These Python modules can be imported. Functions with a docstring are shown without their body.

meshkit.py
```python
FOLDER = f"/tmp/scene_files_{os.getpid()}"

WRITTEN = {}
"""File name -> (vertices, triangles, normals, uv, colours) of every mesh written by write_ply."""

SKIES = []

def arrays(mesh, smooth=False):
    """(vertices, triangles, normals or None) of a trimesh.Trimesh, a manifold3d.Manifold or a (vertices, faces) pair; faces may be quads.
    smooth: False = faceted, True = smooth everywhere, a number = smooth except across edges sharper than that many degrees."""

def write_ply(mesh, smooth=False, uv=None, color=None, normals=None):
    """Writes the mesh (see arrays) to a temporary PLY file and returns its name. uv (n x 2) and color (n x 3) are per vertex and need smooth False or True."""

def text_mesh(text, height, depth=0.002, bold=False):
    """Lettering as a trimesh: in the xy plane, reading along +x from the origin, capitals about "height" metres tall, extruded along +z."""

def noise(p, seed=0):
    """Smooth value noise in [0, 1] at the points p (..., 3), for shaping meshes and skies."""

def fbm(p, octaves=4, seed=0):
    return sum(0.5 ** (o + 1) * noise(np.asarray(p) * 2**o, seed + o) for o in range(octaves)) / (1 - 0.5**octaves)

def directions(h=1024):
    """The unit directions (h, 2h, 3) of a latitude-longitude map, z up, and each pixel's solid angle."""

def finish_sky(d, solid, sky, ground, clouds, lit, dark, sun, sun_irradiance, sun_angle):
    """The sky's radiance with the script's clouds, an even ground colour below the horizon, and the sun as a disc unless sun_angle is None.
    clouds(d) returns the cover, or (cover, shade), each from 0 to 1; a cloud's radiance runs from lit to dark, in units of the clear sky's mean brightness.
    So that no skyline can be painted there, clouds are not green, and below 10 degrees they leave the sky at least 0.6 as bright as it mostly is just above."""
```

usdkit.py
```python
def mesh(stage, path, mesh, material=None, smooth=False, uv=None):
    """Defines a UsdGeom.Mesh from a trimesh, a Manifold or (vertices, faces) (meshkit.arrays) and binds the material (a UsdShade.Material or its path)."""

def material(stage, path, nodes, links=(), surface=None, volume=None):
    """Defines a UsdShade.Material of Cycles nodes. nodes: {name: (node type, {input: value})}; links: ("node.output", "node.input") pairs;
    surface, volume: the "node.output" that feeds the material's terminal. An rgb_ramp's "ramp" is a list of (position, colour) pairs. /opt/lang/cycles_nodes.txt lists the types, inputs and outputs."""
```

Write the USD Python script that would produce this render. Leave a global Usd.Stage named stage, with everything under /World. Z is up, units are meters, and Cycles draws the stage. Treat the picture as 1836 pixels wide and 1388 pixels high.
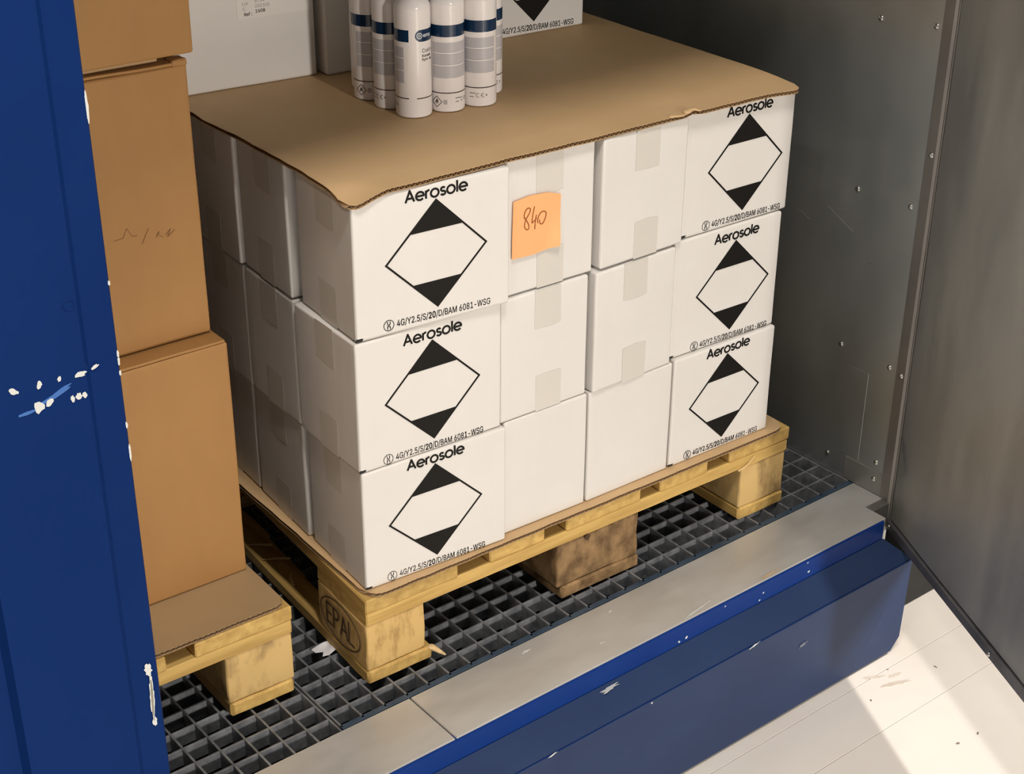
import math, random
import numpy as np, trimesh, manifold3d as m3, usdkit, meshkit
from shapely.geometry import Polygon, LineString, Point, box as sbox
from shapely.ops import unary_union
from shapely import affinity
from pxr import Usd, UsdGeom, UsdLux, UsdShade, Gf, Sdf

stage = Usd.Stage.CreateInMemory()
UsdGeom.SetStageUpAxis(stage, UsdGeom.Tokens.z); UsdGeom.SetStageMetersPerUnit(stage, 1.0)
UsdGeom.Xform.Define(stage, '/World'); UsdGeom.Scope.Define(stage, '/World/Looks')
PSI = 0.0268                                     # the cabinet is turned by this much against the pallet

# ---------------------------------------------------------------- camera, light, exposure
cam = UsdGeom.Camera.Define(stage, '/World/camera')
F_PX = 2812.267964
EYE = np.array([-0.9221802, -1.5111469, 1.3976182])
RIGHT = np.array([0.7983888, -0.6021193, 0.0052528]); DOWN = np.array([-0.2771, -0.3752, -0.8846]); FWD = np.array([0.5345856, 0.7047728, -0.4663834])
DOWN = np.cross(FWD, RIGHT)
mm = np.eye(4); mm[0, :3] = RIGHT; mm[1, :3] = -DOWN; mm[2, :3] = -FWD; mm[3, :3] = EYE
cam.AddTransformOp().Set(Gf.Matrix4d(*mm.ravel().tolist()))
cam.CreateHorizontalApertureAttr(36.0); cam.CreateVerticalApertureAttr(36.0 * 1388 / 1836)
cam.CreateFocalLengthAttr(36.0 * F_PX / 1836); cam.CreateClippingRangeAttr(Gf.Vec2f(0.05, 100))
cam.CreateExposureAttr(-0.04)

dome = UsdLux.DomeLight.Define(stage, '/World/hall_ambient')
dome.CreateIntensityAttr(0.05); dome.CreateColorAttr(Gf.Vec3f(1.0, 0.97, 0.94))

def ceiling_lamp(name, loc, w, l, power, yaw=0, color=(1.0, 0.92, 0.83)):
    r = UsdLux.RectLight.Define(stage, '/World/' + name)
    r.AddTranslateOp().Set(Gf.Vec3d(*loc)); r.AddRotateZOp().Set(yaw)
    r.CreateWidthAttr(w); r.CreateHeightAttr(l); r.CreateIntensityAttr(power); r.CreateColorAttr(Gf.Vec3f(*color))
    return r
ceiling_lamp('hall_tube_lamp', (-0.33, -1.15, 3.2), 0.55, 0.2, 152, 90)
ceiling_lamp('hall_tube_lamp_001', (-0.20, -9.0, 2.7), 1.5, 0.3, 800, 90)
ceiling_lamp('hall_tube_lamp_002', (-0.10, -11.0, 2.7), 1.5, 0.3, 800, 90)
ceiling_lamp('hall_tube_lamp_003', (2.85, -1.3, 3.2), 0.9, 0.14, 350, 60)
ceiling_lamp('hall_tube_lamp_004', (-1.85, -1.35, 3.2), 0.5, 0.2, 80, 90)

# ---------------------------------------------------------------- helpers
used = {}
def numbered(parent, name):
    k = used.get((parent, name), 0); used[(parent, name)] = k + 1
    return name if k == 0 else f'{name}_{k:03d}'
def tag(p, label=None, cat=None, group=None, kind=None):
    for k, v in (('label', label), ('category', cat), ('group', group), ('kind', kind)):
        if v: p.SetCustomDataByKey(k, v)
    return p
def thing(name, label, cat, loc=(0, 0, 0), rotz=0, group=None, kind=None):
    x = UsdGeom.Xform.Define(stage, '/World/' + numbered('/World', name))
    x.AddTranslateOp().Set(Gf.Vec3d(*map(float, loc))); x.AddRotateZOp().Set(math.degrees(rotz))
    return tag(x.GetPrim(), label, cat, group, kind)
def part(name, mesh, mat, parent, smooth=False, label=None, kind=None):
    pp = str(parent.GetPath())
    m = usdkit.mesh(stage, pp + '/' + numbered(pp, name), mesh, M[mat], smooth)
    return tag(m.GetPrim(), label, None, None, kind)
def cat(ms):
    return trimesh.util.concatenate([trimesh.Trimesh(*meshkit.arrays(m)[:2], process=False) for m in ms])
def bx(x0, x1, y0, y1, z0, z1):
    m = trimesh.creation.box((x1 - x0, y1 - y0, z1 - z0)); m.apply_translation(((x0 + x1) / 2, (y0 + y1) / 2, (z0 + z1) / 2)); return m
_ico = trimesh.creation.icosphere(1).vertices
def rhull(x0, x1, y0, y1, z0, z1, r):
    pts = []
    for x in (x0 + r, x1 - r):
        for y in (y0 + r, y1 - r):
            for z in (z0 + r, z1 - r):
                pts.append(_ico * r + [x, y, z])
    return m3.Manifold.hull_points(np.vstack(pts))
def chbox(x0, x1, y0, y1, z0, z1, c=0.0015):
    """chamfered box, 44 triangles"""
    pts = []
    for sx, x in ((1, x0), (-1, x1)):
        for sy, y in ((1, y0), (-1, y1)):
            for sz, z in ((1, z0), (-1, z1)):
                pts += [(x, y + sy * c, z + sz * c), (x + sx * c, y, z + sz * c), (x + sx * c, y + sy * c, z)]
    return m3.Manifold.hull_points(np.array(pts))
def wob(m, length, amp, freq, seed=0, keep=None):
    """refine and let the surface wander a little"""
    if hasattr(m, 'refine_to_length'): m = m.refine_to_length(length)
    v, f, _ = meshkit.arrays(m)
    d = np.stack([meshkit.fbm(v * freq + 11.3 * k + seed * 7.7, 2, seed + k) - .5 for k in range(3)], 1) * 2 * amp
    return trimesh.Trimesh(v + d, f, process=False)
def ext(shape, depth):
    """flat shape (shapely) -> thin solid in xy, extruded along +z"""
    gs = [g for g in getattr(shape, 'geoms', [shape]) if g.area > 1e-10]
    return cat([trimesh.creation.extrude_polygon(g, depth, engine='earcut') for g in gs])
def face_front(m, y):
    """xy drawing -> stands in xz at y, proud towards -y"""
    v, f, _ = meshkit.arrays(m); return trimesh.Trimesh(np.stack([v[:, 0], y - v[:, 2], v[:, 1]], 1), f, process=False)
def face_left(m, x):
    """xy drawing -> on a face looking to -x; drawing's x runs along -y"""
    v, f, _ = meshkit.arrays(m); return trimesh.Trimesh(np.stack([x - v[:, 2], -v[:, 0], v[:, 1]], 1), f, process=False)
def mv(m, x=0, y=0, z=0):
    m = trimesh.Trimesh(*meshkit.arrays(m)[:2], process=False); m.apply_translation((x, y, z)); return m
def fit(m, x0, x1, y0, h=None):
    m = m.copy(); b = m.bounds; sx = (x1 - x0) / (b[1][0] - b[0][0])
    v = m.vertices.copy(); v[:, 0] = x0 + (v[:, 0] - b[0][0]) * sx; v[:, 1] = y0 + v[:, 1]; m.vertices = v; return m
def grid(nx, ny, fn):
    u, w = np.meshgrid(np.linspace(0, 1, nx), np.linspace(0, 1, ny), indexing='ij')
    v = fn(u.ravel(), w.ravel()); i = np.arange(nx * ny).reshape(nx, ny)
    q = np.stack([i[:-1, :-1], i[1:, :-1], i[1:, 1:], i[:-1, 1:]], -1).reshape(-1, 4)
    return trimesh.Trimesh(v, np.vstack([q[:, [0, 1, 2]], q[:, [0, 2, 3]]]), process=False)
def slab(nx, ny, fn, t):
    """closed sheet: fn gives the top, t the thickness downwards"""
    a = grid(nx, ny, fn); n = len(a.vertices); b = a.vertices - [0, 0, t]
    i = np.arange(nx * ny).reshape(nx, ny)
    rim = np.concatenate([i[:, 0], i[-1, 1:], i[::-1, -1][1:], i[0, ::-1][1:]])
    s = np.stack([rim[:-1], rim[1:]], 1)
    f = np.vstack([a.faces, a.faces[:, ::-1] + n, np.stack([s[:, 0], s[:, 0] + n, s[:, 1] + n], 1), np.stack([s[:, 0], s[:, 1] + n, s[:, 1]], 1)])
    return trimesh.Trimesh(np.vstack([a.vertices, b]), f, process=False)

# ---------------------------------------------------------------- materials
M = {}
def mat(name, nodes, links, surface='p.BSDF'):
    M[name] = usdkit.material(stage, '/World/Looks/' + name, nodes, links, surface=surface)
def plain(name, color, rough=0.5, metal=0.0, spec=None):
    p = {'base_color': color, 'roughness': rough, 'metallic': metal}
    if spec is not None: p['specular_ior_level'] = spec
    mat(name, {'p': ('principled_bsdf', p)}, [])
def mottled(name, c1, c2, scale=(6, 6, 6), rough=0.6, metal=0.0, bump=0.0, detail=4, lo=.3, hi=.7, rr=None, bscale=None, rand=0.0, spec=.5):
    """two tones of one thing's own colour, mixed by stretched noise"""
    nodes = {'g': ('geometry', {}), 'm': ('mapping', {'scale': scale}), 'n': ('noise_texture', {'scale': 1.0, 'detail': detail, 'roughness': .6}),
             'r': ('rgb_ramp', {'ramp': [(lo, c1), (hi, c2)]}), 'p': ('principled_bsdf', {'roughness': rough, 'metallic': metal, 'specular_ior_level': spec})}
    links = [('g.position', 'm.vector'), ('m.vector', 'n.vector'), ('n.fac', 'r.fac')]
    out = 'r.color'
    if rand:
        nodes['o'] = ('object_info', {}); nodes['v'] = ('hsv', {'saturation': 1.0, 'hue': .5})
        nodes['a'] = ('math', {'math_type': 'multiply_add', 'value2': 2 * rand, 'value3': 1 - rand})
        links += [('o.random', 'a.value1'), ('a.value', 'v.value'), (out, 'v.color')]; out = 'v.color'
    links.append((out, 'p.base_color'))
    if rr:
        nodes['q'] = ('map_range', {'from_min': .3, 'from_max': .7, 'to_min': rr[0], 'to_max': rr[1]})
        links += [('n.fac', 'q.value'), ('q.result', 'p.roughness')]
    if bump:
        nodes['b'] = ('bump', {'strength': .6, 'distance': bump}); src = 'n.fac'
        if bscale is not None:
            nodes['m2'] = ('mapping', {'scale': bscale}); nodes['n2'] = ('noise_texture', {'scale': 1.0, 'detail': 3})
            links += [('g.position', 'm2.vector'), ('m2.vector', 'n2.vector')]; src = 'n2.fac'
        links += [(src, 'b.height'), ('b.normal', 'p.normal')]
    mat(name, nodes, links)

mottled('white_board', (.69, .667, .635), (.725, .707, .68), (5, 5, 5), .5, bump=.0004, bscale=(120, 120, 3))
plain('label_paper', (.76, .735, .70), .45)
plain('label_grey', (.30, .28, .27), .5)
plain('tape', (.64, .612, .56), .3)
plain('print_black', (.007, .0062, .0055), .6, spec=.2)
mottled('brown_board', (.34, .172, .054), (.395, .207, .067), (7, 7, 3), .7, bump=.0003, bscale=(160, 160, 4))
mottled('kraft', (.52, .345, .175), (.60, .41, .22), (4, 4, 4), .65, bump=.0003, bscale=(200, 3, 3))
mottled('kraft_old', (.35, .235, .12), (.42, .285, .15), (4, 4, 4), .65)
plain('kraft_edge', (.42, .28, .15), .8)
plain('pencil', (.22, .11, .04), .8)
plain('kraft_flute', (.40, .26, .135), .85)
mottled('wood_x', (.43, .26, .07), (.67, .45, .145), (5, 60, 70), .7, bump=.0006, rand=.10)
mottled('wood_y', (.43, .26, .07), (.67, .45, .145), (60, 5, 70), .7, bump=.0006, rand=.10)
mottled('wood_block', (.36, .215, .07), (.66, .44, .165), (55, 55, 22), .75, bump=.0012, rand=.06, lo=.28, hi=.5, detail=6)
mottled('wood_dirty', (.13, .075, .03), (.34, .21, .095), (38, 38, 30), .8, bump=.0015, lo=.35, hi=.66)
mottled('wood_worn', (.30, .19, .075), (.66, .45, .18), (26, 26, 14), .75, bump=.0012, lo=.30, hi=.52)
mottled('wood_pale', (.66, .46, .22), (.78, .58, .32), (60, 60, 20), .7)
plain('brand_ink', (.07, .035, .012), .8)
mottled('blue_paint', (.003, .020, .108), (.0045, .025, .126), (3, 3, 3), .35, bump=.0002, spec=.04)
mottled('blue_strip', (.004, .030, .18), (.006, .036, .205), (9, 9, 9), .35, bump=.0002, spec=.1)
mottled('blue_base', (.009, .026, .088), (.014, .036, .108), (5, 9, 9), .5, bump=.0005, spec=.42)
plain('chip_white', (.62, .64, .62), .6)
plain('chip_grey', (.16, .18, .24), .5)
plain('chip_blue', (.03, .13, .42), .5)
plain('bare_steel', (.30, .29, .25), .45, .8)
mottled('galvanised', (.38, .41, .415), (.55, .575, .57), (4, 4, 2.2), .4, .85, bump=.0004, rr=(.34, .5))
mottled('galvanised_door', (.31, .315, .305), (.50, .49, .455), (5, 5, 1.4), .45, .7, bump=.0005, rr=(.38, .6), detail=8)
mottled('galvanised_frame', (.22, .21, .20), (.32, .31, .29), (6, 6, 3), .45, .75)
mottled('galvanised_dark', (.10, .105, .12), (.20, .20, .21), (14, 14, 14), .5, .7)
mottled('sill_steel', (.52, .515, .50), (.64, .635, .62), (5, 14, 5), .42, .5, bump=.0004, rr=(.36, .52))
plain('screw_steel', (.72, .71, .68), .22, 1.0)
mottled('grating_steel', (.105, .113, .127), (.28, .293, .312), (45, 45, 45), .5, .3)
mottled('grating_blue', (.035, .065, .115), (.085, .125, .18), (20, 20, 20), .5, .4)
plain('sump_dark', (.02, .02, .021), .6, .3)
mottled('hall_floor', (.79, .735, .67), (.86, .815, .76), (3, 3, 3), .42, bump=.0004)
mottled('floor_dirt', (.50, .38, .24), (.72, .62, .5), (50, 50, 50), .8)
mottled('floor_stain', (.56, .48, .39), (.72, .65, .57), (20, 20, 20), .8)
mottled('floor_dust', (.17, .13, .10), (.30, .24, .19), (30, 30, 30), .85)
plain('note_orange', (1.0, .44, .185), .6)
plain('note_ink', (.28, .085, .015), .6)
plain('can_white', (.87, .83, .82), .16)
plain('can_blue', (.003, .026, .075), .22)
plain('can_grey', (.50, .49, .52), .3)
plain('can_ink', (.05, .035, .03), .35)
plain('can_pale', (.72, .78, .80), .3)
plain('can_print', (.62, .61, .63), .3)
plain('can_seam', (.5, .47, .45), .3, .5)
plain('paper_scrap', (.72, .72, .76), .6)
plain('lid_dark', (.02, .02, .02), .8)

# ---------------------------------------------------------------- hall floor and storage cabinet (all in the cabinet's frame)
FZ = -0.255
fl = thing('floor', 'pale smooth hall floor in front of the blue cabinet base', 'floor', (0, 0, FZ), PSI, kind='structure')
for y0, y1 in ((-7, -.3268), (-.3260, -.2280), (-.2272, 5)):
    part('floor_panel', chbox(-7, 7, y0, y1, -.05, 0, .0005), 'hall_floor', fl)
part('floor_bed', bx(-7, 7, -7, 5, -.08, -.0495), 'floor_dirt', fl)
rng = np.random.default_rng(5)
def blob(cx, cy, rx, ry, rot, seed, n=26, rough=.35):
    r = np.random.default_rng(seed); a = np.linspace(0, 2 * np.pi, n, endpoint=False)
    k = 1 + rough * (r.random(n) - .5) * 2
    p = Polygon(np.stack([rx * k * np.cos(a), ry * k * np.sin(a)], 1)).buffer(0)
    return affinity.translate(affinity.rotate(p, rot, origin=(0, 0)), cx, cy)
def on_floor(s, t=.0004): return ext(s, t)
C0, S0 = math.cos(PSI), math.sin(PSI)
part('dirt_smudge', cat([on_floor(blob(.842, -.262, .027, .0045, -20, 3, rough=.25)), on_floor(blob(.826, -.229, .018, .0035, -28, 4, rough=.3)), on_floor(blob(.858, -.247, .012, .004, -10, 5, rough=.3))]), 'floor_stain', fl)
for k, (x, y, s) in enumerate([(.80, -.42, .004), (.845, -.425, .003), (.775, -.265, .0025), (.93, -.275, .003), (.86, -.23, .002)]):
    part('dirt_speck', on_floor(blob(x, y, s, s * .5, 30 * k, 20 + k, 9), .0006), 'floor_dust', fl)

def cab(name, label, category, kind='structure', loc=(0, 0, 0)):
    return thing(name, label, category, loc, PSI, kind=kind)
TOP = 1.31
wr = cab('wall_right', 'galvanised sheet steel side wall inside the cabinet, dotted with screws', 'wall')
part('wall_sheet', bx(.94, .965, -.114, 1.42, -.20, 1.62), 'galvanised', wr)
part('cover_strip', chbox(.9393, .94, -.056, -.014, .045, .21, .0003), 'galvanised', wr)
part('kick_plate', chbox(.9378, .94, -.113, -.03, .0, .043, .0005), 'galvanised_door', wr)
fr = trimesh.creation.extrude_polygon(Polygon([(.936, -.112), (.9345, -.1305), (.938, -.134), (.968, -.134), (.968, -.112)]), 1.67, engine='earcut'); fr.apply_translation((0, 0, -.055))
part('corner_plate', chbox(.895, .936, -.1335, -.118, -.055, -.0015, .0005), 'galvanised_frame', wr)
part('edge_flange', fr, 'galvanised_frame', wr)
def screw(x, y, z, nx, ny, r=.0044):
    s = trimesh.creation.icosphere(2, r); s.apply_scale((1, 1, .55)); s.apply_transform(trimesh.geometry.align_vectors([0, 0, 1], [nx, ny, 0])); s.apply_translation((x, y, z))
    return s
def con_x(x): return x
for y, z in [(.003, .790), (.010, .515), (.008, .241), (-.095, .517), (-.095, .238), (-.099, .799), (-.093, .058), (-.094, .027), (.011, .030), (.285, .79), (.285, .515), (.285, .24)]:
    xs = .94
    if y < -.09 and z < .043: xs = .9378
    part('screw', screw(xs - .0005, y, z, -1, 0), 'screw_steel', wr, True)
for k, (y, z, a, l) in enumerate([(.045, .47, 12, .020), (.038, .455, -25, .026), (.115, .44, -22, .012), (-.03, .40, 8, .006)]):
    part('scratch', face_left(ext(affinity.translate(blob(0, 0, l, .0007, a, 400 + k, 14, .4), -y, z), .0003), .94), 'galvanised_door', wr)
for z in (.609, .235):
    part('screw', screw(.9352, -.123, z, -1, -.05), 'screw_steel', wr, True)
wb = cab('wall_back', 'dark sheet steel back wall of the cabinet', 'wall')
part('wall_sheet', bx(-1.30, .94, 1.42, 1.445, -.20, 1.62), 'galvanised', wb)
wl = cab('wall_left', 'sheet steel left side wall of the cabinet', 'wall')
part('wall_sheet', bx(-1.325, -1.30, -.16, 1.445, -.20, 1.62), 'galvanised', wl)
rf = cab('ceiling', 'sheet steel roof of the cabinet bay', 'ceiling')
part('roof_sheet', bx(-1.325, .968, -.155, 1.445, TOP, TOP + .03), 'galvanised', rf)
part('lintel', bx(-1.325, .968, -.165, -.14, TOP - .01, 1.62), 'blue_paint', rf)
tr = cab('trim_1', 'dark sump tray floor below the steel grating', 'tray')
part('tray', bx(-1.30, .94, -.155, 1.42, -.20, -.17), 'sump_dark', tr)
t3 = cab('trim_3', 'dark steel outer post of the cabinet standing behind the open door', 'post')
part('post', chbox(1.02, 1.30, -.130, 1.44, FZ, 1.62, .002), 'sump_dark', t3)
t2 = cab('trim_2', 'dark blue painted front edge directly under the steel sill', 'edge strip')
part('front_strip', chbox(-1.32, .887, -.1645, -.150, -.06, -.0022, .001), 'blue_strip', t2)
for k, (x, dz, w) in enumerate([(.42, -.030, .0022), (.435, -.029, .0025), (.60, -.020, .0016), (.592, -.031, .002), (.70, -.006, .0016), (.705, -.025, .0028), (.515, -.008, .0015)]):
    part('paint_chip', face_front(ext(blob(x, dz, w, w * .8, 0, 60 + k, 9), .0003), -.1645), 'chip_white', t2)

# base cover below the sill: sloped top, upright front, clipped lower corner
def prism_x(prof, x0, x1):
    """prof: (y, z) outline; x0, x1 may be functions of (y, z)"""
    n = len(prof); p = np.array(prof)
    A = np.array([[x0(y, z), y, z] for y, z in p]); B = np.array([[x1(y, z), y, z] for y, z in p])
    hull = m3.Manifold.hull_points(np.vstack([A, B])); return hull
bc = cab('base_cover', 'long blue steel base cover with sloped top in front of the sill', 'base cover', kind=None)
def xr(y, z): return .887 + (.923 - .887) * min(1, (-.165 - y) / .038) - (.025 if z < FZ + .02 else (.006 if z < -.15 else 0))
cover = prism_x([(-.1655, -.036), (-.2015, -.0695), (-.2035, -.0735), (-.2035, FZ + .028), (-.2035, FZ + .006), (-.1655, FZ + .006)], lambda y, z: -1.32, xr)
part('cover_body', wob(cover, .05, .0006, 6, 2), 'blue_base', bc, 25)
part('fold_line', cat([trimesh.creation.cylinder(.0009, segment=[(-1.3, -.2028, -.0712), (.918, -.2028, -.0712)], sections=6)]), 'blue_paint', bc)
for k, (x, z, w, h) in enumerate([(.545, -.0715, .010, .0016), (.14, -.0718, .008, .0012), (.66, -.125, .008, .0030), (.33, -.075, .002, .0016)]):
    part('scuff', face_front(ext(blob(x, z, w, h, 12, 80 + k, 14, .5), .0004), -.2041), 'chip_white' if k != 2 else 'chip_grey', bc)
part('scuff', mv(ext(blob(0, 0, .016, .0035, 6, 91, 18, .6), .0006), .275, -.1725, -.0405), 'chip_white', bc)

# grey sill plates
for x0, x1, lab in ((-.10 - 1.2, .0065, 'short grey steel sill plate at the lower left, ending at the seam'), (.0085, .9385, 'long grey steel sill plate running to the right side wall')):
    s = cab('sill_plate', lab, 'sill plate', kind=None)
    pl = chbox(x0, x1, -.161, -.053, -.05, 0, .0012)
    if x0 > 0: pl = pl - m3.Manifold.cube((.2, .0625, .2)).translate((.893, -.18, -.1))
    part('plate', wob(pl, .04, .0003, 9, 3), 'sill_steel', s, 25)
    if x0 > 0:
        for k, (x, y, w, h) in enumerate([(.30, -.125, .004, .0012), (.62, -.155, .02, .0012), (.20, -.072, .006, .002), (.47, -.152, .025, .0012), (.36, -.075, .003, .0012)]):
            part('scratch', ext(blob(x, y, w, h, 3 * k, 120 + k, 15, .6), .0004).apply_translation((0, 0, .0003)), 'chip_white' if k != 1 else 'kraft', s)

# gratings: bars between flat frame bars
def grating(label, x0, x1, xs, y0, y1, ys, front, loc_y=0):
    g = cab('steel_grating', label, 'grating', kind=None)
    zt, zb, t = -.0005, -.032, .0017; fw = .009 if front == 'grating_blue' else .005
    part('front_bar', chbox(x0, x1, y0, y0 + fw, zb - .004, zt, .0005), front, g)
    part('rear_bar', chbox(x0, x1, y1 - .003, y1, zb, zt, .0005), 'grating_steel', g)
    for x in (x0, x1 - .003):
        part('end_bar', chbox(x, x + .003, y0 + .004, y1 - .003, zb, zt, .0005), 'grating_steel', g)
    for x in xs:
        part('bearing_bar', chbox(x - t, x + t, y0 + .004, y1 - .003, zb, zt, .0004), 'grating_steel', g)
    for y in ys:
        part('cross_bar', chbox(x0 + .003, x1 - .003, y - t, y + t, zb + .004, zt - .0008, .0004), 'grating_steel', g)
PX, PY = .0372, .0350
grating('larger blue-edged steel floor grating under the pallet of white boxes', -.101, .9385, [-.0655 + PX * k for k in range(27)], -.0515, 1.40, [-.0108 + PY * k for k in range(40)], 'grating_blue')
grating('grey steel floor grating at the lower left under the brown box pallet', -1.15, -.1035, [-.1035 - PX * k for k in range(1, 28)], -.060, 1.40, [-.0215 + PY * k for k in range(40)], 'grating_steel')

# closed blue door leaf at the left, with its upright stiffener
d1 = cab('door_1', 'closed blue painted steel door leaf at the left edge, scratched across its stiffener', 'door')
prof = Polygon([(-1.28, -.168), (-.566, -.168), (-.560, -.1775), (-.4415, -.1775), (-.4355, -.172), (-.4045, -.1695), (-.402, -.166), (-.402, -.135), (-1.28, -.135)])
dm = trimesh.creation.extrude_polygon(prof, 1.60, engine='earcut'); dm.apply_translation((0, 0, .0))
part('leaf', dm, 'blue_paint', d1)
def chip(x, z, w, h, rot, seed, m='chip_white', y=-.1777, n=13):
    part('paint_chip', face_front(ext(blob(x, z, w * .8, h * .8, rot, seed, n, .3).buffer(.0004), .0005), y), m, d1)
for k, a in enumerate([(-.5145, .7035, .006, .0035, -35), (-.4890, .7028, .0025, .0045, -10), (-.4688, .7026, .0018, .0028, -10), (-.4920, .680, .0055, .0075, 0), (-.4815, .6815, .0045, .0045, 0),
                       (-.4585, .6778, .0022, .0038, 10), (-.4520, .6785, .003, .0035, 0), (-.4458, .6778, .0025, .0032, 20), (-.4470, .7008, .006, .003, 8)]):
    chip(*a, 200 + k)
chip(-.430, .7012, .0045, .0018, 15, 215, y=-.1725)
chip(-.505, .677, .010, .0018, 6, 216, 'chip_blue', -.1776); chip(-.478, .6855, .020, .0022, 17, 217, 'chip_blue', -.1775); chip(-.4695, .690, .012, .0016, 20, 218, 'chip_blue', -.1774)
chip(-.415, .325, .0045, .0085, 5, 230, y=-.1715, n=20); chip(-.4143, .288, .0026, .034, -2.5, 231, y=-.1713, n=34); chip(-.4143, .289, .0010, .030, -2.5, 232, 'bare_steel', -.1716, n=24); chip(-.4145, .254, .003, .007, 0, 233, y=-.1713, n=20)
for k, (z, h) in enumerate([(.958, .017), (.782, .0025), (.706, .004), (.698, .0045), (.685, .003), (.626, .004), (.594, .010)]):
    chip(-.4035, z, .0012 if k else .0016, h, 0, 240 + k, y=-.1690, n=16)
part('dent', mv(trimesh.creation.torus(.0055, .0011, 20, 8).apply_transform(trimesh.transformations.rotation_matrix(math.pi / 2, [1, 0, 0])), -.4495, -.1772, .7745), 'blue_paint', d1, True)

# open galvanised door leaf at the right
UD = np.array([-.44, -.90]) / math.hypot(.44, .90)
d2 = thing('door_2', 'open galvanised steel door leaf at the right edge with bent lower rim', 'door', (.9395 * C0 + .1335 * S0, .9395 * S0 - .1335 * C0, -.05), PSI + math.atan2(UD[1], UD[0]), kind='structure')
# local x runs along the leaf, local y = to the camera side is negative
leaf = m3.Manifold.hull_points(np.vstack([np.array(meshkit.arrays(chbox(.006, .62, .0, .032, .018, 2.2, .002))[0])]))
part('leaf', wob(leaf, .05, .0012, 7, 5), 'galvanised_door', d2, 30)
part('lower_rim', chbox(.004, .622, -.004, .034, -.002, .017, .002), 'galvanised_dark', d2)
part('hinge_rim', chbox(-.002, .0045, -.001, .030, .0, 1.66, .001), 'galvanised_frame', d2)
for x, z in ((.012, .009), (.365, .006)):
    s = trimesh.creation.icosphere(2, .0038); s.apply_scale((1, .6, 1)); s.apply_translation((x, -.0042, z)); part('screw', s, 'screw_steel', d2, True)
for k in range(6):   # crumpled scuffs beside the hinge
    a = k / 5
    part('scuff', face_front(ext(affinity.rotate(blob(.018 + .014 * a, .175 - .035 * a, .012, .0011, -38, 300 + k, 12, .4), 0), .0004), -.0012), 'galvanised_dark', d2)

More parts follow.
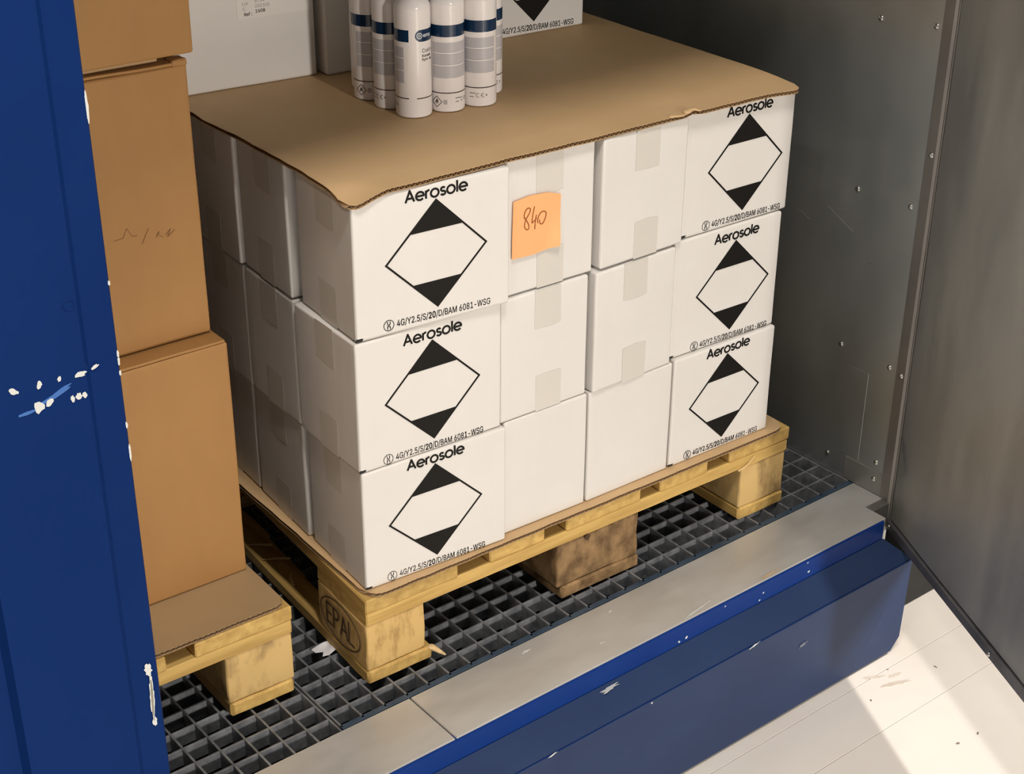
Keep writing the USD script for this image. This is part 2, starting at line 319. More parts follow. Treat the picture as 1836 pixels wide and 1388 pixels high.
# ---------------------------------------------------------------- pallets
def sm(t): t = np.clip(t, 0, 1); return t * t * (3 - 2 * t)
def splay(v):
    v = v.copy(); w = 1 - sm((v[:, 0] - .02) / .16); v[:, 0] += .045 * np.minimum(v[:, 1], .42) * w; return v
def pallet(label, loc, rotz, tops, blocks, runners, blockmats, warp=None, W=(-.024, .797), front_cut=True, seed=0):
    p = thing('wooden_pallet', label, 'pallet', (loc[0], loc[1], .0006), rotz)
    def add(name, m, mt, amp=.0009, lab=None, ref=.03):
        q = wob(m, ref, amp, 28, seed + len(used)); 
        if warp: q.vertices = warp(np.array(q.vertices))
        return part(name, q, mt, p, 35, lab)
    for a, b in tops: add('deck_board', chbox(a, b, .0, 1.2, .122, .144, .002), 'wood_y', ref=.05)
    for y0, y1 in ((0.001, .145), (.5275, .6725), (1.055, 1.199)): add('stringer_board', chbox(W[0] + .0015, W[1] - .0015, y0, y1, .1, .122, .002), 'wood_x', ref=.05)
    for j, (y0, y1) in enumerate(((.003, .145), (.5275, .6725), (1.055, 1.197))):
        for i, (a, b) in enumerate(blocks):
            mt = blockmats[i] if j == 0 else 'wood_block'
            add('block', rhull(a, b, y0, y1, .022, .1, .004), mt, .0014 if mt != 'wood_dirty' else .003, 'dark dirty block' if mt == 'wood_dirty' else None, ref=.012)
    for i, (a, b) in enumerate(runners):
        m = chbox(a, b, .0015, 1.2, 0, .022, .003)
        if warp and i == 0:                     # split off along its inner side between the blocks
            for y0, y1, xs in ((.150, .262, .013), (.255, .392, .016), (.385, .52, .022), (.678, 1.05, .04)): m = m - m3.Manifold.cube((.2, y1 - y0, .2)).translate((xs, y0, -.05))
        if front_cut: m = m - m3.Manifold(m3.Mesh(*[np.asarray(q, t) for q, t in zip(meshkit.arrays(mv(trimesh.creation.box((.020, .020, .1)).apply_transform(trimesh.transformations.rotation_matrix(math.pi / 4, [0, 0, 1])), a - .004, -.004, 0))[:2], (np.float32, np.uint32))]))
        add('runner_board', m, 'wood_dirty' if blockmats[i] == 'wood_dirty' else 'wood_y', .0012, ref=.03)
    return p
tops = [(-.024, .131), (.186, .287), (.327, .4735), (.513, .613), (.660, .797)]
pal = pallet('light wooden pallet with burnt oval mark, carrying the white boxes', (0, 0, 0), 0, tops, [(-.023, .075), (.3135, .4735), (.693, .794)], [(-.0235, .085), (.322, .4765), (.694, .796)], ['wood_block', 'wood_dirty', 'wood_worn'], splay)
# burnt mark on the left corner block
def strokes(paths, w, cap=1): return unary_union([LineString(p).buffer(w / 2, cap_style=cap, join_style=1) for p in paths])
epal = []
for ch, x in (('E', 0), ('P', .62), ('A', 1.22), ('L', 1.98)):
    if ch == 'E': ps = [[(.45, 0), (0, 0), (0, 1), (.45, 1)], [(0, .52), (.40, .52)]]
    if ch == 'P': ps = [[(0, 0), (0, 1), (.28, 1), (.42, .9), (.44, .74), (.38, .58), (.26, .5), (0, .5)]]
    if ch == 'A': ps = [[(0, 0), (.30, 1), (.60, 0)], [(.1, .33), (.5, .33)]]
    if ch == 'L': ps = [[(0, 1), (0, 0), (.42, 0)]]
    epal += [[(x + a, b) for a, b in q] for q in ps]
letters = affinity.scale(strokes(epal, .095), .0325, .034, origin=(0, 0)); lb = letters.bounds; letters = affinity.translate(letters, -.0765 - (lb[0] + lb[2]) / 2, .062 - (lb[1] + lb[3]) / 2)
oval = affinity.scale(Point(0, 0).buffer(1, 48), .058, .0345); ring = oval.difference(affinity.scale(Point(0, 0).buffer(1, 48), .0562, .0325)); ring = affinity.translate(ring, -.0765, .062)
mk = face_left(ext(unary_union([letters, ring]), .0006), -.0237)
mk.vertices = splay(np.array(mk.vertices)) + [-.0008, 0, 0]
part('burnt_mark', mk, 'brand_ink', pal, label='oval burnt mark reading EPAL')
def sliver(pts, r0, r1, seed=0):
    p = np.array(pts, float); n = len(p); ms = []
    for i in range(n - 1):
        a = r0 + (r1 - r0) * i / (n - 1); b = r0 + (r1 - r0) * (i + 1) / (n - 1)
        ms.append(m3.Manifold.hull_points(np.vstack([_ico * [a, a, a * .5] + p[i], _ico * [b, b, b * .5] + p[i + 1]])))
    return cat(ms)
part('splinter', sliver([(.683, -.001, .101), (.700, -.004, .108), (.716, -.003, .119)], .0018, .0006), 'wood_pale', pal)
part('splinter', sliver([(.083, .002, .020), (.094, -.004, .010), (.101, -.006, .003)], .006, .002), 'wood_pale', pal)
part('nail_hole', face_front(ext(blob(.368, .097, .004, .005, 20, 333, 11), .0005), -.0012), 'brand_ink', pal)

pal2 = pallet('wooden pallet at the left carrying the stack of brown boxes', (-.108, .052, 0), 0,
              [(-.145, 0), (-.287, -.186), (-.4735, -.327), (-.613, -.513), (-.80, -.655)], [(-.103, -.001), (-.4735, -.327), (-.80, -.70)], [(-.1015, -.0035), (-.4735, -.327), (-.80, -.70)], ['wood_worn', 'wood_block', 'wood_block'], None, (-.80, 0.0), seed=9)

# ---------------------------------------------------------------- corrugated sheets
def corrugated(name, label, x0, x1, y0, y1, zt, t, shape, mats=('kraft', 'kraft_edge', 'kraft_flute'), period=.0078, loc=(0, 0, 0), rad=.02, right=None, edge_amp=.0012, seed=0, left=None):
    s = thing(name, label, 'cardboard sheet', (loc[0], loc[1], loc[2] + zt - t), 0)
    nx = 121
    def XY(u, w):
        x = x0 + (x1 - x0) * u; 
        # rounded front corners: the front edge steps back near the ends
        dl = np.clip(rad - (x - x0), 0, rad); dr = np.clip(rad - (x1 - x), 0, rad)
        yf = y0 + rad - np.sqrt(np.maximum(rad**2 - dl**2, 0)) + rad - np.sqrt(np.maximum(rad**2 - dr**2, 0)) + edge_amp * (meshkit.fbm(np.stack([x * 40, 0 * x + seed, 0 * x], 1), 3, seed) - .5) * 2
        e = sm((u - .5) * 2) ; wl = edge_amp * (meshkit.fbm(np.stack([w * 30, 0 * w + 5 + seed, 0 * w], 1), 3, seed) - .5) * 2
        ww = w ** 1.7; yy = yf + (y1 - yf) * ww
        if left is not None: x = x + np.interp(yy, left[0], left[1]) * (1 - sm((x - x0) / .15))
        return x + wl * (u < .004), yf + (y1 - yf) * ww
    def fn(off):
        def f(u, w):
            x, y = XY(u, w); return np.stack([x, y, (t + shape(x, y)) + off], 1)
        return f
    part('top_liner', slab(nx, 41, fn(0), .0006), mats[0], s, 40)
    part('bottom_liner', slab(nx, 41, fn(-(t - .0006)), .0006), mats[1], s, 40)
    nf = int((x1 - x0) / period) * 6
    def ff(u, w):
        x, y = XY(u, .001 + w * .12); a = (t - .0014) / 2
        return np.stack([x, y + .0006, t + shape(x, y) - t / 2 + a * np.sin(x / period * 2 * np.pi)], 1)
    part('fluting', slab(nf, 4, ff, .0006), mats[2], s, 40)
    return s
def top_shape(x, y):
    lc = 1.6 * np.clip(1 - np.hypot(np.maximum(x + .012, 0), np.maximum(y - .004, 0)) / .048, 0, 1); rc = np.exp(-((x - .755) / .05) ** 2 - (y / .06) ** 2)
    tear = np.exp(-((x - .538) / .012) ** 2 - (y / .014) ** 2)
    wav = .0016 * (meshkit.fbm(np.stack([x * 14, y * 14, 0 * x], 1), 3, 4) - .5)
    left = .0035 * np.exp(-((x + .015) / .03) ** 2) * (meshkit.fbm(np.stack([0 * x, y * 22, 0 * x], 1), 3, 9) - .6) * 1.6
    return -.0075 * lc - .0045 * rc + .0035 * tear + wav + left
sheet = corrugated('cardboard_sheet', 'brown cardboard sheet on top of the white boxes, spray cans standing on it', -.0185, .760, .0045, 1.16, .7252, .0060, top_shape, rad=.022, seed=3, left=((0, .035, .14, .30, .40, .6), (-.0030, -.0015, .003, .003, -.001, -.001)))
part('torn_flap', sliver([(.500, .008, .0065), (.517, .003, .0058), (.528, .004, .0068)], .004, .001), 'kraft', sheet)
part('torn_flap', sliver([(.528, .007, .0080), (.540, .009, .0100), (.549, .003, .0070)], .006, .002), 'kraft', sheet)
def low_shape(x, y): return .0006 * (meshkit.fbm(np.stack([x * 14, y * 14, 0 * x], 1), 3, 6) - .5)
corrugated('cardboard_sheet', 'thin brown cardboard sheet between the pallet and the white boxes', -.018, .785, -.004, 1.18, .1519, .0060, low_shape, rad=.026, seed=8)
corrugated('cardboard_sheet', 'brown cardboard sheet under the stack of brown boxes', -.79, -.006, .002, 1.18, .1519, .0060, lambda x, y: low_shape(x, y) - .012 * np.exp(-((x + .006) / .03) ** 2 - (y / .04) ** 2) * 0, loc=(-.108, .052, 0), rad=.018, seed=12, mats=('kraft_old', 'kraft_edge', 'kraft_flute'))

# ---------------------------------------------------------------- lettering
def arc(cx, cy, rx, ry, a0, a1, n=24):
    a = np.radians(np.linspace(a0, a1, n)); return [(cx + rx * math.cos(t), cy + ry * math.sin(t)) for t in a]
def word_aerosole():
    X = .36; q = []; x = 0
    def o(x): return [arc(x + X, X, X, X, 0, 360, 40)]
    def e(x): return [[(x + .02, X), (x + 2 * X, X)] + arc(x + X, X, X, X, 0, 318, 40)]
    q += [[(x, 0), (x + .40, 1), (x + .80, 0)], [(x + .13, .32), (x + .67, .32)]]; x += .98
    q += e(x); x += .92
    q += [[(x, 0), (x, .72)], [(x, .42)] + arc(x + .26, .44, .26, .26, 165, 75, 10)]; x += .46
    q += o(x); x += .93
    q += [arc(x + .21, .53, .19, .17, 30, 270, 16) + arc(x + .21, .19, .21, .17, 90, -160, 16)]; x += .60
    q += o(x); x += .95
    q += [[(x, 0), (x, 1.04)]]; x += .22
    q += e(x); x += .72
    return strokes(q, .18, 2), x
AER, AERW = word_aerosole()
AER_M = ext(affinity.scale(AER, .089 / AERW, .0146, origin=(0, 0)), .0003)
def code_line():
    a = meshkit.text_mesh('4G/Y2.5/S/', .0088, .0003); b = meshkit.text_mesh('20', .0088, .0003, bold=True); c = meshkit.text_mesh('/D/BAM 6081-WSG', .0088, .0003)
    w = [m.bounds[1][0] - m.bounds[0][0] for m in (a, b, c)]; g = .0012; tot = sum(w) + 2 * g; k = .1405 / tot; out, x = [], 0
    for m, ww in zip((a, b, c), w):
        out.append(fit(m, x * k, (x + ww) * k, 0)); x += ww + g
    return cat(out)
CODE_M = code_line(); CODE_M.apply_transform(trimesh.transformations.rotation_matrix(math.radians(-1.3), [0, 0, 1]))
UN = unary_union([Point(0, 0).buffer(.0076, 32).difference(Point(0, 0).buffer(.0069, 32)),
                  strokes([[(-.0019, .0050), (-.0019, .0022)] + arc(0, .0022, .0019, .0015, 180, 360, 8) + [(.0019, .0050)], [(-.0019, -.0052), (-.0019, -.0012)], [(-.0019, -.0026)] + arc(0, -.0026, .0019, .0016, 180, 0, 8) + [(.0019, -.0052)]], .0009)])
UN_M = ext(UN, .0003)
def diamond():
    w, h = .0755, .0740
    o = Polygon([(0, h), (w, 0), (0, -h), (-w, 0)]); i = o.buffer(-.0025, join_style=2)
    return unary_union([o.difference(i), o.intersection(sbox(-w, .0335, w, h)), o.intersection(sbox(-w, -h, w, -.0362))])
DIA_M = ext(diamond(), .0003)

# ---------------------------------------------------------------- white boxes
SZ = .7256
def carton(label, p0, p1, depth, z0, z1, kind, group='white cartons stacked on the pallet', seed=0, mark=None, matname='white_board', r=.0035, notch=True, name='white_carton', bulge=.0005):
    dent = abs(z1 - Z[3]) < .002
    """front lower edge from p0 to p1 (x, y); kind holds: p = printed front, t = taped front, l = taped left side"""
    p0, p1 = np.array(p0, float), np.array(p1, float); w = np.linalg.norm(p1 - p0); ang = math.atan2(p1[1] - p0[1], p1[0] - p0[0])
    h = z1 - z0; c = (p0 + p1) / 2
    t = thing(name, label, 'box', (c[0], c[1], z0), ang, group)
    body = rhull(-w / 2, w / 2, 0, depth, 0, h, r)
    if notch:
        def cut(a, b, y0, y1, zz0, zz1):
            global_m = chbox(a, b, y0, y1, zz0, zz1, .0008); return global_m
        body = body - cut(-w / 2 + .0005, -w / 2 + .0095, -.01, .012, -.01, .0052)
    bm = wob(body, .014, bulge, 9, seed + 1)
    if dent:                                    # the sheet presses the crushed top edge down
        v = np.array(bm.vertices); ca, sa = math.cos(ang), math.sin(ang)
        wx, wy = c[0] + ca * v[:, 0] - sa * v[:, 1], c[1] + sa * v[:, 0] + ca * v[:, 1]
        lim = .7252 - .0063 - z0 + np.minimum(top_shape(wx, wy), 0); v[:, 2] -= np.maximum(v[:, 2] - lim, 0); bm.vertices = v
    part('carton_body', bm, matname, t, 42)
    F = -.0003
    if notch: part('corner_gap', bx(-w / 2 + .0008, -w / 2 + .0092, .0022, .0115, .0004, .0049), 'lid_dark', t, label='dark gap at the lower corner of the flaps')
    if 'p' in kind:
        mx, mz = mark if mark else (0.004, .092)
        part('hazard_diamond', face_front(mv(DIA_M, mx, mz, 0), F), 'print_black', t, label='black bordered diamond with black top and bottom')
        part('title_lettering', face_front(mv(AER_M, mx - .0435, mz + .0765, 0), F), 'print_black', t, label='word Aerosole')
        part('code_lettering', face_front(mv(CODE_M, mx - .0608, mz - .0862, 0), F), 'print_black', t, label='code 4G/Y2.5/S/20/D/BAM 6081-WSG')
        part('packing_symbol', face_front(mv(UN_M, mx - .0725, mz - .0818, 0), F), 'print_black', t, label='small circle with letters u and n')
    rr = np.random.default_rng(seed + 50)
    def strip(cx, top, L):
        a = [(-.0225, 0), (.0225, 0), (.0225 + .001 * rr.random(), L + .003 * (rr.random() - .5)), (.004, L + .0015), (-.0225, L + .004 * (rr.random() - .5))]
        s = affinity.translate(Polygon(a), cx, 0)
        if top: s = affinity.translate(affinity.scale(s, 1, -1, origin=(0, 0)), 0, h)
        return ext(s, .00012)
    if 't' in kind:
        o = (rr.random() - .5) * .012
        part('tape', face_front(strip(o, True, .057), F), 'tape', t); part('tape', face_front(strip(o + .003, False, .055), F), 'tape', t)
    if 'l' in kind:
        for top in (True, False):
            o = -depth / 2 + (rr.random() - .5) * .008
            part('tape', face_left(strip(o, top, .056), -w / 2 - .0003), 'tape', t)
    return t
Z = [.1524, .3378, .5280, .7175]
L1, L2, L3 = 'bottom layer', 'middle layer', 'top layer'
# column by column, front row: (left x, y), (right x, y)
carton('white carton with black Aerosole print, left front corner of the top layer', (-.0125, .0105), (.2165, -.0030), .150, Z[2], Z[3], 'pl', seed=1, mark=(.0045, .0955))
carton('white carton with black Aerosole print, left front corner of the middle layer', (-.0158, .011), (.2105, .0065), .157, Z[1], Z[2] - .0015, 'pl', seed=2, mark=(.0028, .091))
carton('white carton with black Aerosole print, left front corner of the bottom layer', (-.0140, .0115), (.2150, .0005), .152, Z[0], Z[1] - .001, 'pl', seed=3, mark=(-.0012, .0915))
note_box = carton('plain white carton with the orange note stuck on it', (.2245, .0145), (.3720, .0135), .225, Z[2] - .0015, Z[3], 't', seed=4, notch=False)
carton('plain white carton directly under the one with the orange note', (.2130, .0115), (.3660, .0120), .225, Z[1], Z[2] - .004, 't', seed=5, notch=False)
carton('plain white carton of the bottom layer, second from the left in front', (.2195, .0120), (.3690, .0105), .225, Z[0], Z[1] - .001, '', seed=6, notch=False)
carton('plain white taped carton of the top layer, right of the orange note', (.3800, .0055), (.5385, .0115), .18, Z[2] + .001, Z[3], 't', seed=7, notch=False)
carton('plain white taped carton of the middle layer, beside the right Aerosole column', (.3735, .0045), (.5280, .0105), .18, Z[1], Z[2] - .0025, 't', seed=8, notch=False)
carton('plain white carton of the bottom layer, third from the left in front', (.3720, .0100), (.5345, .0110), .225, Z[0], Z[1] - .001, '', seed=9, notch=False)
carton('white carton with black Aerosole print, right front corner of the top layer', (.5440, .0195), (.7580, .0190), .157, Z[2] + .0015, Z[3], 'p', seed=10, mark=(.0130, .0925))
carton('white carton with black Aerosole print, right front corner of the middle layer', (.5325, .0185), (.7490, .0165), .157, Z[1] + .001, Z[2], 'p', seed=11, mark=(.0140, .0905))
carton('white carton with black Aerosole print, right front corner of the bottom layer', (.5385, .0110), (.7510, .0110), .157, Z[0], Z[1], 'p', seed=12, mark=(.0040, .0925))
# further rows along the shaded left side
for lay, (za, zb), rows in ((L3, (Z[2], Z[3]), [(-.0105, .1760, .3150, .050), (-.0085, .3190, .475, .03)]), (L2, (Z[1], Z[2] - .003), [(-.0105, .1745, .3160, .028), (-.0060, .3190, .471, .03)]), (L1, (Z[0], Z[1] - .001), [(-.0085, .1750, .3280, .055), (.0005, .3340, .490, .055)])):
    for j, (x, ya, yb, yw) in enumerate(rows):
        carton(f'plain white carton in the {lay} on the shaded left side, {["second", "third"][j]} from the front', (x, ya), (x + .205, ya - .205 * yw), yb - ya, za, zb, 'l', seed=20 + j + 7 * len(lay), notch=False)
# cartons of the next layer, standing further back on the sheet
a = carton('large white carton with a small printed label, behind the cans at the left', (-.06, .4830), (.2125, .4630), .12, SZ, SZ + .245, '', 'white cartons at the back of the top sheet', seed=41, notch=False)
b = carton('plain white carton half hidden behind the spray cans', (.2205, .4480), (.440, .4440), .20, SZ, SZ + .20, '', 'white cartons at the back of the top sheet', seed=42, notch=False)
c = carton('white carton with black Aerosole print, behind the cans at the right', (.4900, .4600), (.7095, .4530), .157, SZ, SZ + .19, 'p', 'white cartons at the back of the top sheet', seed=43, mark=(.0095, .0935), notch=False)
# small label on the large carton
part('label', face_front(ext(sbox(.0164, .0972, .130, .165), .0003), -.0003), 'label_paper', a, label='pale paper label')
for k, (dx, dz, tx) in enumerate([(.0250, .1165, 'Lot'), (.0250, .1090, 'C.'), (.0265, .1012, 'Ref :'), (.0440, .1185, '8714'), (.0440, .1112, '202305'), (.0440, .1040, '1608')]):
    tm = meshkit.text_mesh(tx, .0044, .0002, bold=k in (2, 5)); part('label_lettering', face_front(mv(tm, dx, dz, 0), -.0007), 'can_ink' if k in (2, 5) else 'label_grey', a)

# orange note
n = thing('sticky_note', 'orange sticky note with handwritten number, stuck on a plain white carton', 'note', (.2715, .0125, .6175), 0)
ns = Polygon([(-.0385, .0435), (-.012, .0465), (.018, .0445), (.0405, .0375), (.0402, .010), (.0385, -.012), (.0365, -.0345), (.012, -.0365), (-.006, -.0385), (-.0405, -.0370), (-.0400, .0)])
g = grid(26, 26, lambda u, w: np.stack([-.042 + .084 * u, 0 * u, -.04 + .088 * w], 1))
nm = wob(m3.Manifold.extrude(m3.CrossSection([np.array(ns.exterior.coords)[::-1][:-1]] if False else [np.array(ns.exterior.coords)[:-1][::(1 if ns.exterior.is_ccw else -1)]]), .0004), .006, .00025, 30, 3)
nv = np.array(nm.vertices); curl = .006 * sm((nv[:, 0] - .015) / .026) * sm((.012 - nv[:, 1]) / .045)
nm = trimesh.Trimesh(np.stack([nv[:, 0], -.0012 - nv[:, 2] - curl, nv[:, 1]], 1), nm.faces, process=False)
part('paper', nm, 'note_orange', n, 40)
hand = [arc(.435, .60, .062, .16, 70, 250, 12)[::1], ]
def cpx(pts): # picture sketch of the digits in note units: origin left top, x right, y down, 1295 = width of the crop
    return [((x - 590) / 1295 * .1085 , -(y - 690 + (x - 590) * .30 * .9) / 1388 * .111 + .002) for x, y in pts]
digits = [cpx([(372, 590), (335, 540), (345, 480), (385, 405), (435, 380), (465, 400), (460, 440), (430, 500), (372, 590), (345, 680), (352, 740), (400, 775), (438, 745), (435, 690), (405, 630), (372, 590), (340, 560)]),
          cpx([(543, 360), (520, 450), (487, 655), (520, 630), (585, 560)]), cpx([(583, 505), (562, 600), (553, 748)]),
          cpx([(613, 640), (608, 590), (625, 520), (670, 450), (735, 425), (775, 445), (780, 490), (755, 570), (720, 640), (680, 665), (650, 640), (645, 590)])]
def smooth_path(p):
    p = np.array(p); out = p
    for _ in range(2):
        q = [out[0]]
        for i in range(len(out) - 1): q += [out[i] * .75 + out[i + 1] * .25, out[i] * .25 + out[i + 1] * .75]
        q.append(out[-1]); out = np.array(q)
    return out
part('handwriting', face_front(ext(strokes([smooth_path(d) for d in digits], .00145), .0003), -.0017), 'note_ink', n, label='handwritten number 840')

# ---------------------------------------------------------------- brown boxes at the left
BZ = .1523
def brown(label, xr, y, w, d, z0, z1, seed, yaw=0.0):
    t = thing('brown_carton', label, 'box', (xr - w / 2, y, z0), yaw, 'brown cartons stacked on the left pallet')
    h = z1 - z0
    part('carton_body', wob(rhull(-w / 2, w / 2, 0, d, 0, h - .007, .004), .02, .0012, 7, seed), 'brown_board', t, 42)
    # top flaps, slightly sprung open along the front
    part('flap', wob(chbox(-w / 2 + .002, w / 2 - .003, .001, d / 2 - .001, h - .0065, h - .0030, .0008), .02, .0011, 14, seed + 3), 'brown_board', t, 40)
    part('flap', wob(chbox(-w / 2 + .002, w / 2 - .003, d / 2 + .001, d - .001, h - .0065, h - .0030, .0008), .02, .0011, 14, seed + 4), 'brown_board', t, 40)
    return t
b1 = brown('lowest brown carton of the stack behind the blue door', -.1185, .155, .39, .36, BZ, .5115, 61)
b2 = brown('middle brown carton of the stack, faint pencil marks on it', -.1255, .184, .385, .35, .5105, .8720, 62)
b3 = brown('topmost brown carton of the stack, cut off by the frame', -.1185, .176, .39, .36, .8790, 1.125, 63)
pen = [[(0, 0), (.012, .001), (.018, .012), (.024, .0005), (.030, .0)], [(.036, -.012), (.046, .006)], [(.055, -.008), (.060, -.002), (.056, -.004), (.064, -.010)], [(.068, -.008), (.075, -.001), (.070, -.011), (.080, -.004)]]
part('pencil_mark', face_front(mv(ext(strokes(pen, .0008), .0003), .075, .155, 0), -.0006), 'pencil', b2)
part('torn_corner', wob(rhull(.172, .1930, -.001, .020, .3525, .3612, .003), .005, .002, 60, 5), 'brown_board', b2, 40)
pad = thing('cardboard_strip', 'thin cardboard layer squeezed between the two upper brown cartons', 'cardboard', (-.32, .190, .8718), 0)
part('strip', wob(chbox(-.185, .160, 0, .32, 0, .0062, .001), .02, .0006, 20, 4), 'kraft_flute', pad, 40)

# ---------------------------------------------------------------- spray cans
R = .0248
def wrap(m, r, sub=False):
    """flat drawing (x = arc length, y = height, z = proud) onto the can; x = 0 looks to local -y ... angle 0 = +x"""
    v, f, _ = meshkit.arrays(m)
    if sub: v, f = trimesh.remesh.subdivide_to_size(v, f, .0024, max_iter=12)
    a = v[:, 0] / R; q = r + v[:, 2]
    return trimesh.Trimesh(np.stack([q * np.cos(a), q * np.sin(a), v[:, 1]], 1), f, process=False)
def band(a0, a1, z0, z1, t=.00015, round0=False, n=None):
    n = n or max(4, int(abs(a1 - a0) / 6)); d = math.pi / 180 * R; h = (z1 - z0) / 2
    u = np.unique(np.r_[a0, np.arange(math.ceil(a0 / 5) * 5, a1, 5.0), a1]) * d; n = len(u)
    lo = np.full(n, z0); hi = np.full(n, z1)
    if round0:
        u = np.r_[a0 * d + h * (1 - np.cos(np.linspace(0, math.pi / 2, 9)))[:-1], u[u > a0 * d + h * 1.02]]
        k = np.sqrt(np.clip(1 - ((a0 * d + h - u) / h).clip(0, 1) ** 2, 0, 1)); lo = (z0 + z1) / 2 - h * k; hi = (z0 + z1) / 2 + h * k
    v = np.vstack([np.stack([u, lo, 0 * u + t], 1), np.stack([u, hi, 0 * u + t], 1), np.stack([u, lo, 0 * u - .0004], 1), np.stack([u, hi, 0 * u - .0004], 1)])
    m = len(u); i = np.arange(m - 1)
    f = [np.stack([i, i + 1, i + 1 + m], 1), np.stack([i, i + 1 + m, i + m], 1), np.stack([i + m, i + 1 + m, i + 1 + 3 * m], 1), np.stack([i + m, i + 1 + 3 * m, i + 3 * m], 1), np.stack([i + 1, i, i + 2 * m], 1), np.stack([i + 1, i + 2 * m, i + 1 + 2 * m], 1)]
    return wrap(trimesh.Trimesh(v, np.vstack(f), process=False), R)
def lathe(prof, n=64):
    m = trimesh.creation.revolve(np.array(prof), sections=n); return m
dR = math.pi / 180 * R
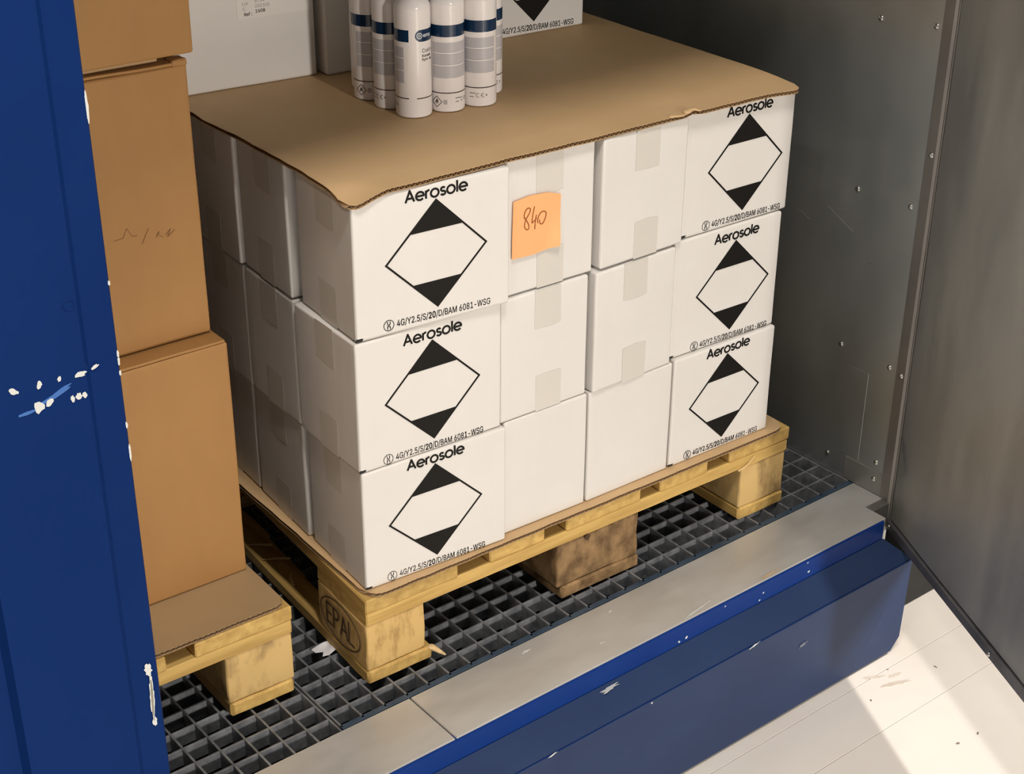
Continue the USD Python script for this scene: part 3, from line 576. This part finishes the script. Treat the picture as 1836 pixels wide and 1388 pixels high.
def can(label, x, y, phi, proto=None):
    d = np.array([EYE[0] - x, EYE[1] - y]); rot = math.atan2(d[1], d[0]) - math.radians(phi)
    if proto is not None:
        t = thing('spray_can', label, 'spray can', (x, y, SZ + .0003), rot, 'white spray cans on the cardboard sheet')
        t.GetReferences().AddInternalReference(proto.GetPath()); t.SetInstanceable(True)
        tag(t, label, 'spray can', 'white spray cans on the cardboard sheet'); return t
    t = thing('spray_can', label, 'spray can', (x, y, SZ + .0003), rot, 'white spray cans on the cardboard sheet')
    part('can_body', lathe([(0, .0015), (R - .004, .0015), (R - .0022, 0), (R - .0008, .0006), (R, .003), (R, .1455), (R - .0006, .150), (R - .0030, .1555), (R - .0065, .1595), (R - .0075, .1600), (0, .1600)]), 'can_white', t, 40)
    part('collar', lathe([(0, .1595), (R - .0068, .1595), (R - .0058, .1605), (R - .0058, .1622), (R - .0075, .1632), (0, .1632)]), 'can_seam', t, 40)
    part('cap', lathe([(0, .163), (R - .0085, .163), (R - .0083, .186), (R - .0095, .1925), (R - .014, .1955), (0, .196)]), 'can_white', t, 40)
    part('blue_band', band(188, 528, .1045, .1205, round0=True), 'can_blue', t)
    part('text_block', cat([band(-13, 150, z0, z1) for z0, z1 in ((.0830, .0970), (.0660, .0815), (.0480, .0645))]), 'can_grey', t, label='grey blocks of fine print')
    part('text_lines', cat([band(-11 + 2 * (k % 2), 146 - 5 * (k % 3), z, z + .0006, .0003) for k, z in enumerate(np.arange(.0492, .0965, .0021)) if not (.0635 < z < .0668 or .0805 < z < .0835)]), 'can_print', t)
    part('base_line', cat([band(190, 525, .0266, .0279, .0002)]), 'can_ink', t)
    # flame pictogram, letters, logo, title
    fl_ = Polygon([(0, .0045), (.0016, .002), (.0012, .0030), (.0024, .0002), (.0020, -.0022), (.0006, -.0030), (.0010, -.001), (0, .0005), (-.0009, -.0012), (-.0006, -.0030), (-.0020, -.0022), (-.0022, .0005), (-.0009, .0016)]).buffer(0)
    dm_ = Polygon([(0, .0082), (.0082, 0), (0, -.0082), (-.0082, 0)]); dm_ = dm_.difference(dm_.buffer(-.0008, join_style=2))
    def lay(s, ang, z, tt=.0002): return wrap(mv(s if hasattr(s, 'faces') else ext(s, tt), ang * dR, z, 0), R, True)
    part('flame_symbol', cat([lay(fl_, 0, .0146), lay(dm_, 0, .0146)]), 'can_ink', t)
    ce = strokes([arc(0, 0, .0026, .0026, 60, 300, 14), arc(.0068, 0, .0026, .0026, 60, 300, 14), [(.0044, 0), (.0066, 0)], [(.0112, .0012), (.0126, -.0012)], [(.0126, .0012), (.0112, -.0012)]], .0006)
    part('small_marks', cat([lay(ce, 90, .0165), lay(ext(unary_union([sbox(0, z, .0055, z + .0006) for z in (.0, .0016, .0032, .0048)]), .0002), 22, .0120), lay(ext(unary_union([sbox(0, 0, .009, .0008), sbox(0, -.005, .006, -.0042)]), .0002), 62, .0190)]), 'can_ink', t)
    lg = unary_union([Point(0, 0).buffer(.0042, 24).difference(Point(0, 0).buffer(.0031, 24)), strokes([arc(0, 0, .0013, .0015, 0, 360, 14)], .0008)])
    part('logo', cat([lay(lg, 202, .1125, .0003), lay(meshkit.text_mesh('emo', .0050, .0003, bold=True), 214, .1105)]), 'can_pale', t, label='pale ring logo with lettering')
    part('title', cat([lay(meshkit.text_mesh('Cold s', .0052, .0002), 209, .0895), lay(meshkit.text_mesh('Kontakt', .0034, .0002, bold=True), 209, .0835), lay(meshkit.text_mesh('Kyro-sp', .0034, .0002, bold=True), 209, .0785)]), 'can_ink', t)
    return t
CANS = [('spray can directly left of the front can, second in the left row', .2230, .2788, 140), ('spray can at the left end, flame symbol near its foot', .2216, .3295, 35), ('spray can directly right of the front can, flame symbol near its foot', .2772, .2228, 34),
        ('spray can at the right of the group, letters facing forward', .3274, .2172, 92), ('spray can mostly hidden behind the rightmost front can', .3665, .2563, 60), ('spray can behind the left end can, only a sliver showing', .2455, .3745, 250)]
c1 = can('front spray can with the pill shaped logo turned forward', .2259, .2281, 180)
for lab_, x, y, ph in CANS:
    can(lab_, x, y, ph, c1)

# ---------------------------------------------------------------- small litter
pp = thing('paper_scrap', 'torn white paper scrap lying on the grating beside the pallet', 'paper', (-.030, .112, 0), .3)
outline = Polygon([(-.012, .014), (-.003, .012), (.004, .010), (.022, .004), (.038, -.004), (.030, -.013), (.012, -.018), (-.006, -.016), (-.014, -.010), (-.006, -.004), (-.014, .004)])
pm = m3.Manifold.extrude(m3.CrossSection([np.array(outline.exterior.coords)[:-1][::(1 if outline.exterior.is_ccw else -1)]]), .0005).refine_to_length(.004)
pv, pf, _ = meshkit.arrays(pm); pv = pv.copy(); pv[:, 2] += .0006 + .010 * (meshkit.fbm(pv * 45, 2, 3)) * sm((pv[:, 0] + .016) / .03) * sm((.03 - pv[:, 0]) / .02)
part('paper', trimesh.Trimesh(pv - [0, 0, pv[:, 2].min()], pf, process=False), 'paper_scrap', pp, 50)
for k, (x, y, l, an, lab_) in enumerate([(.012, .375, .034, 2.5, 'pale wood sliver on the pallet runner, farthest back'), (.013, .325, .040, 2.6, 'pale wood sliver in the middle of the pallet runner'), (.005, .262, .028, 1.2, 'short curled wood sliver on the pallet runner, nearest the front')]):
    s = thing('wood_sliver', lab_, 'wood sliver', (x, y, .0225), an, 'wood slivers on the pallet runner')
    part('sliver', sliver([(-l / 2, 0, .0016), (0, .002, .004), (l / 2, 0, .0018)], .003, .0015), 'wood_pale', s)
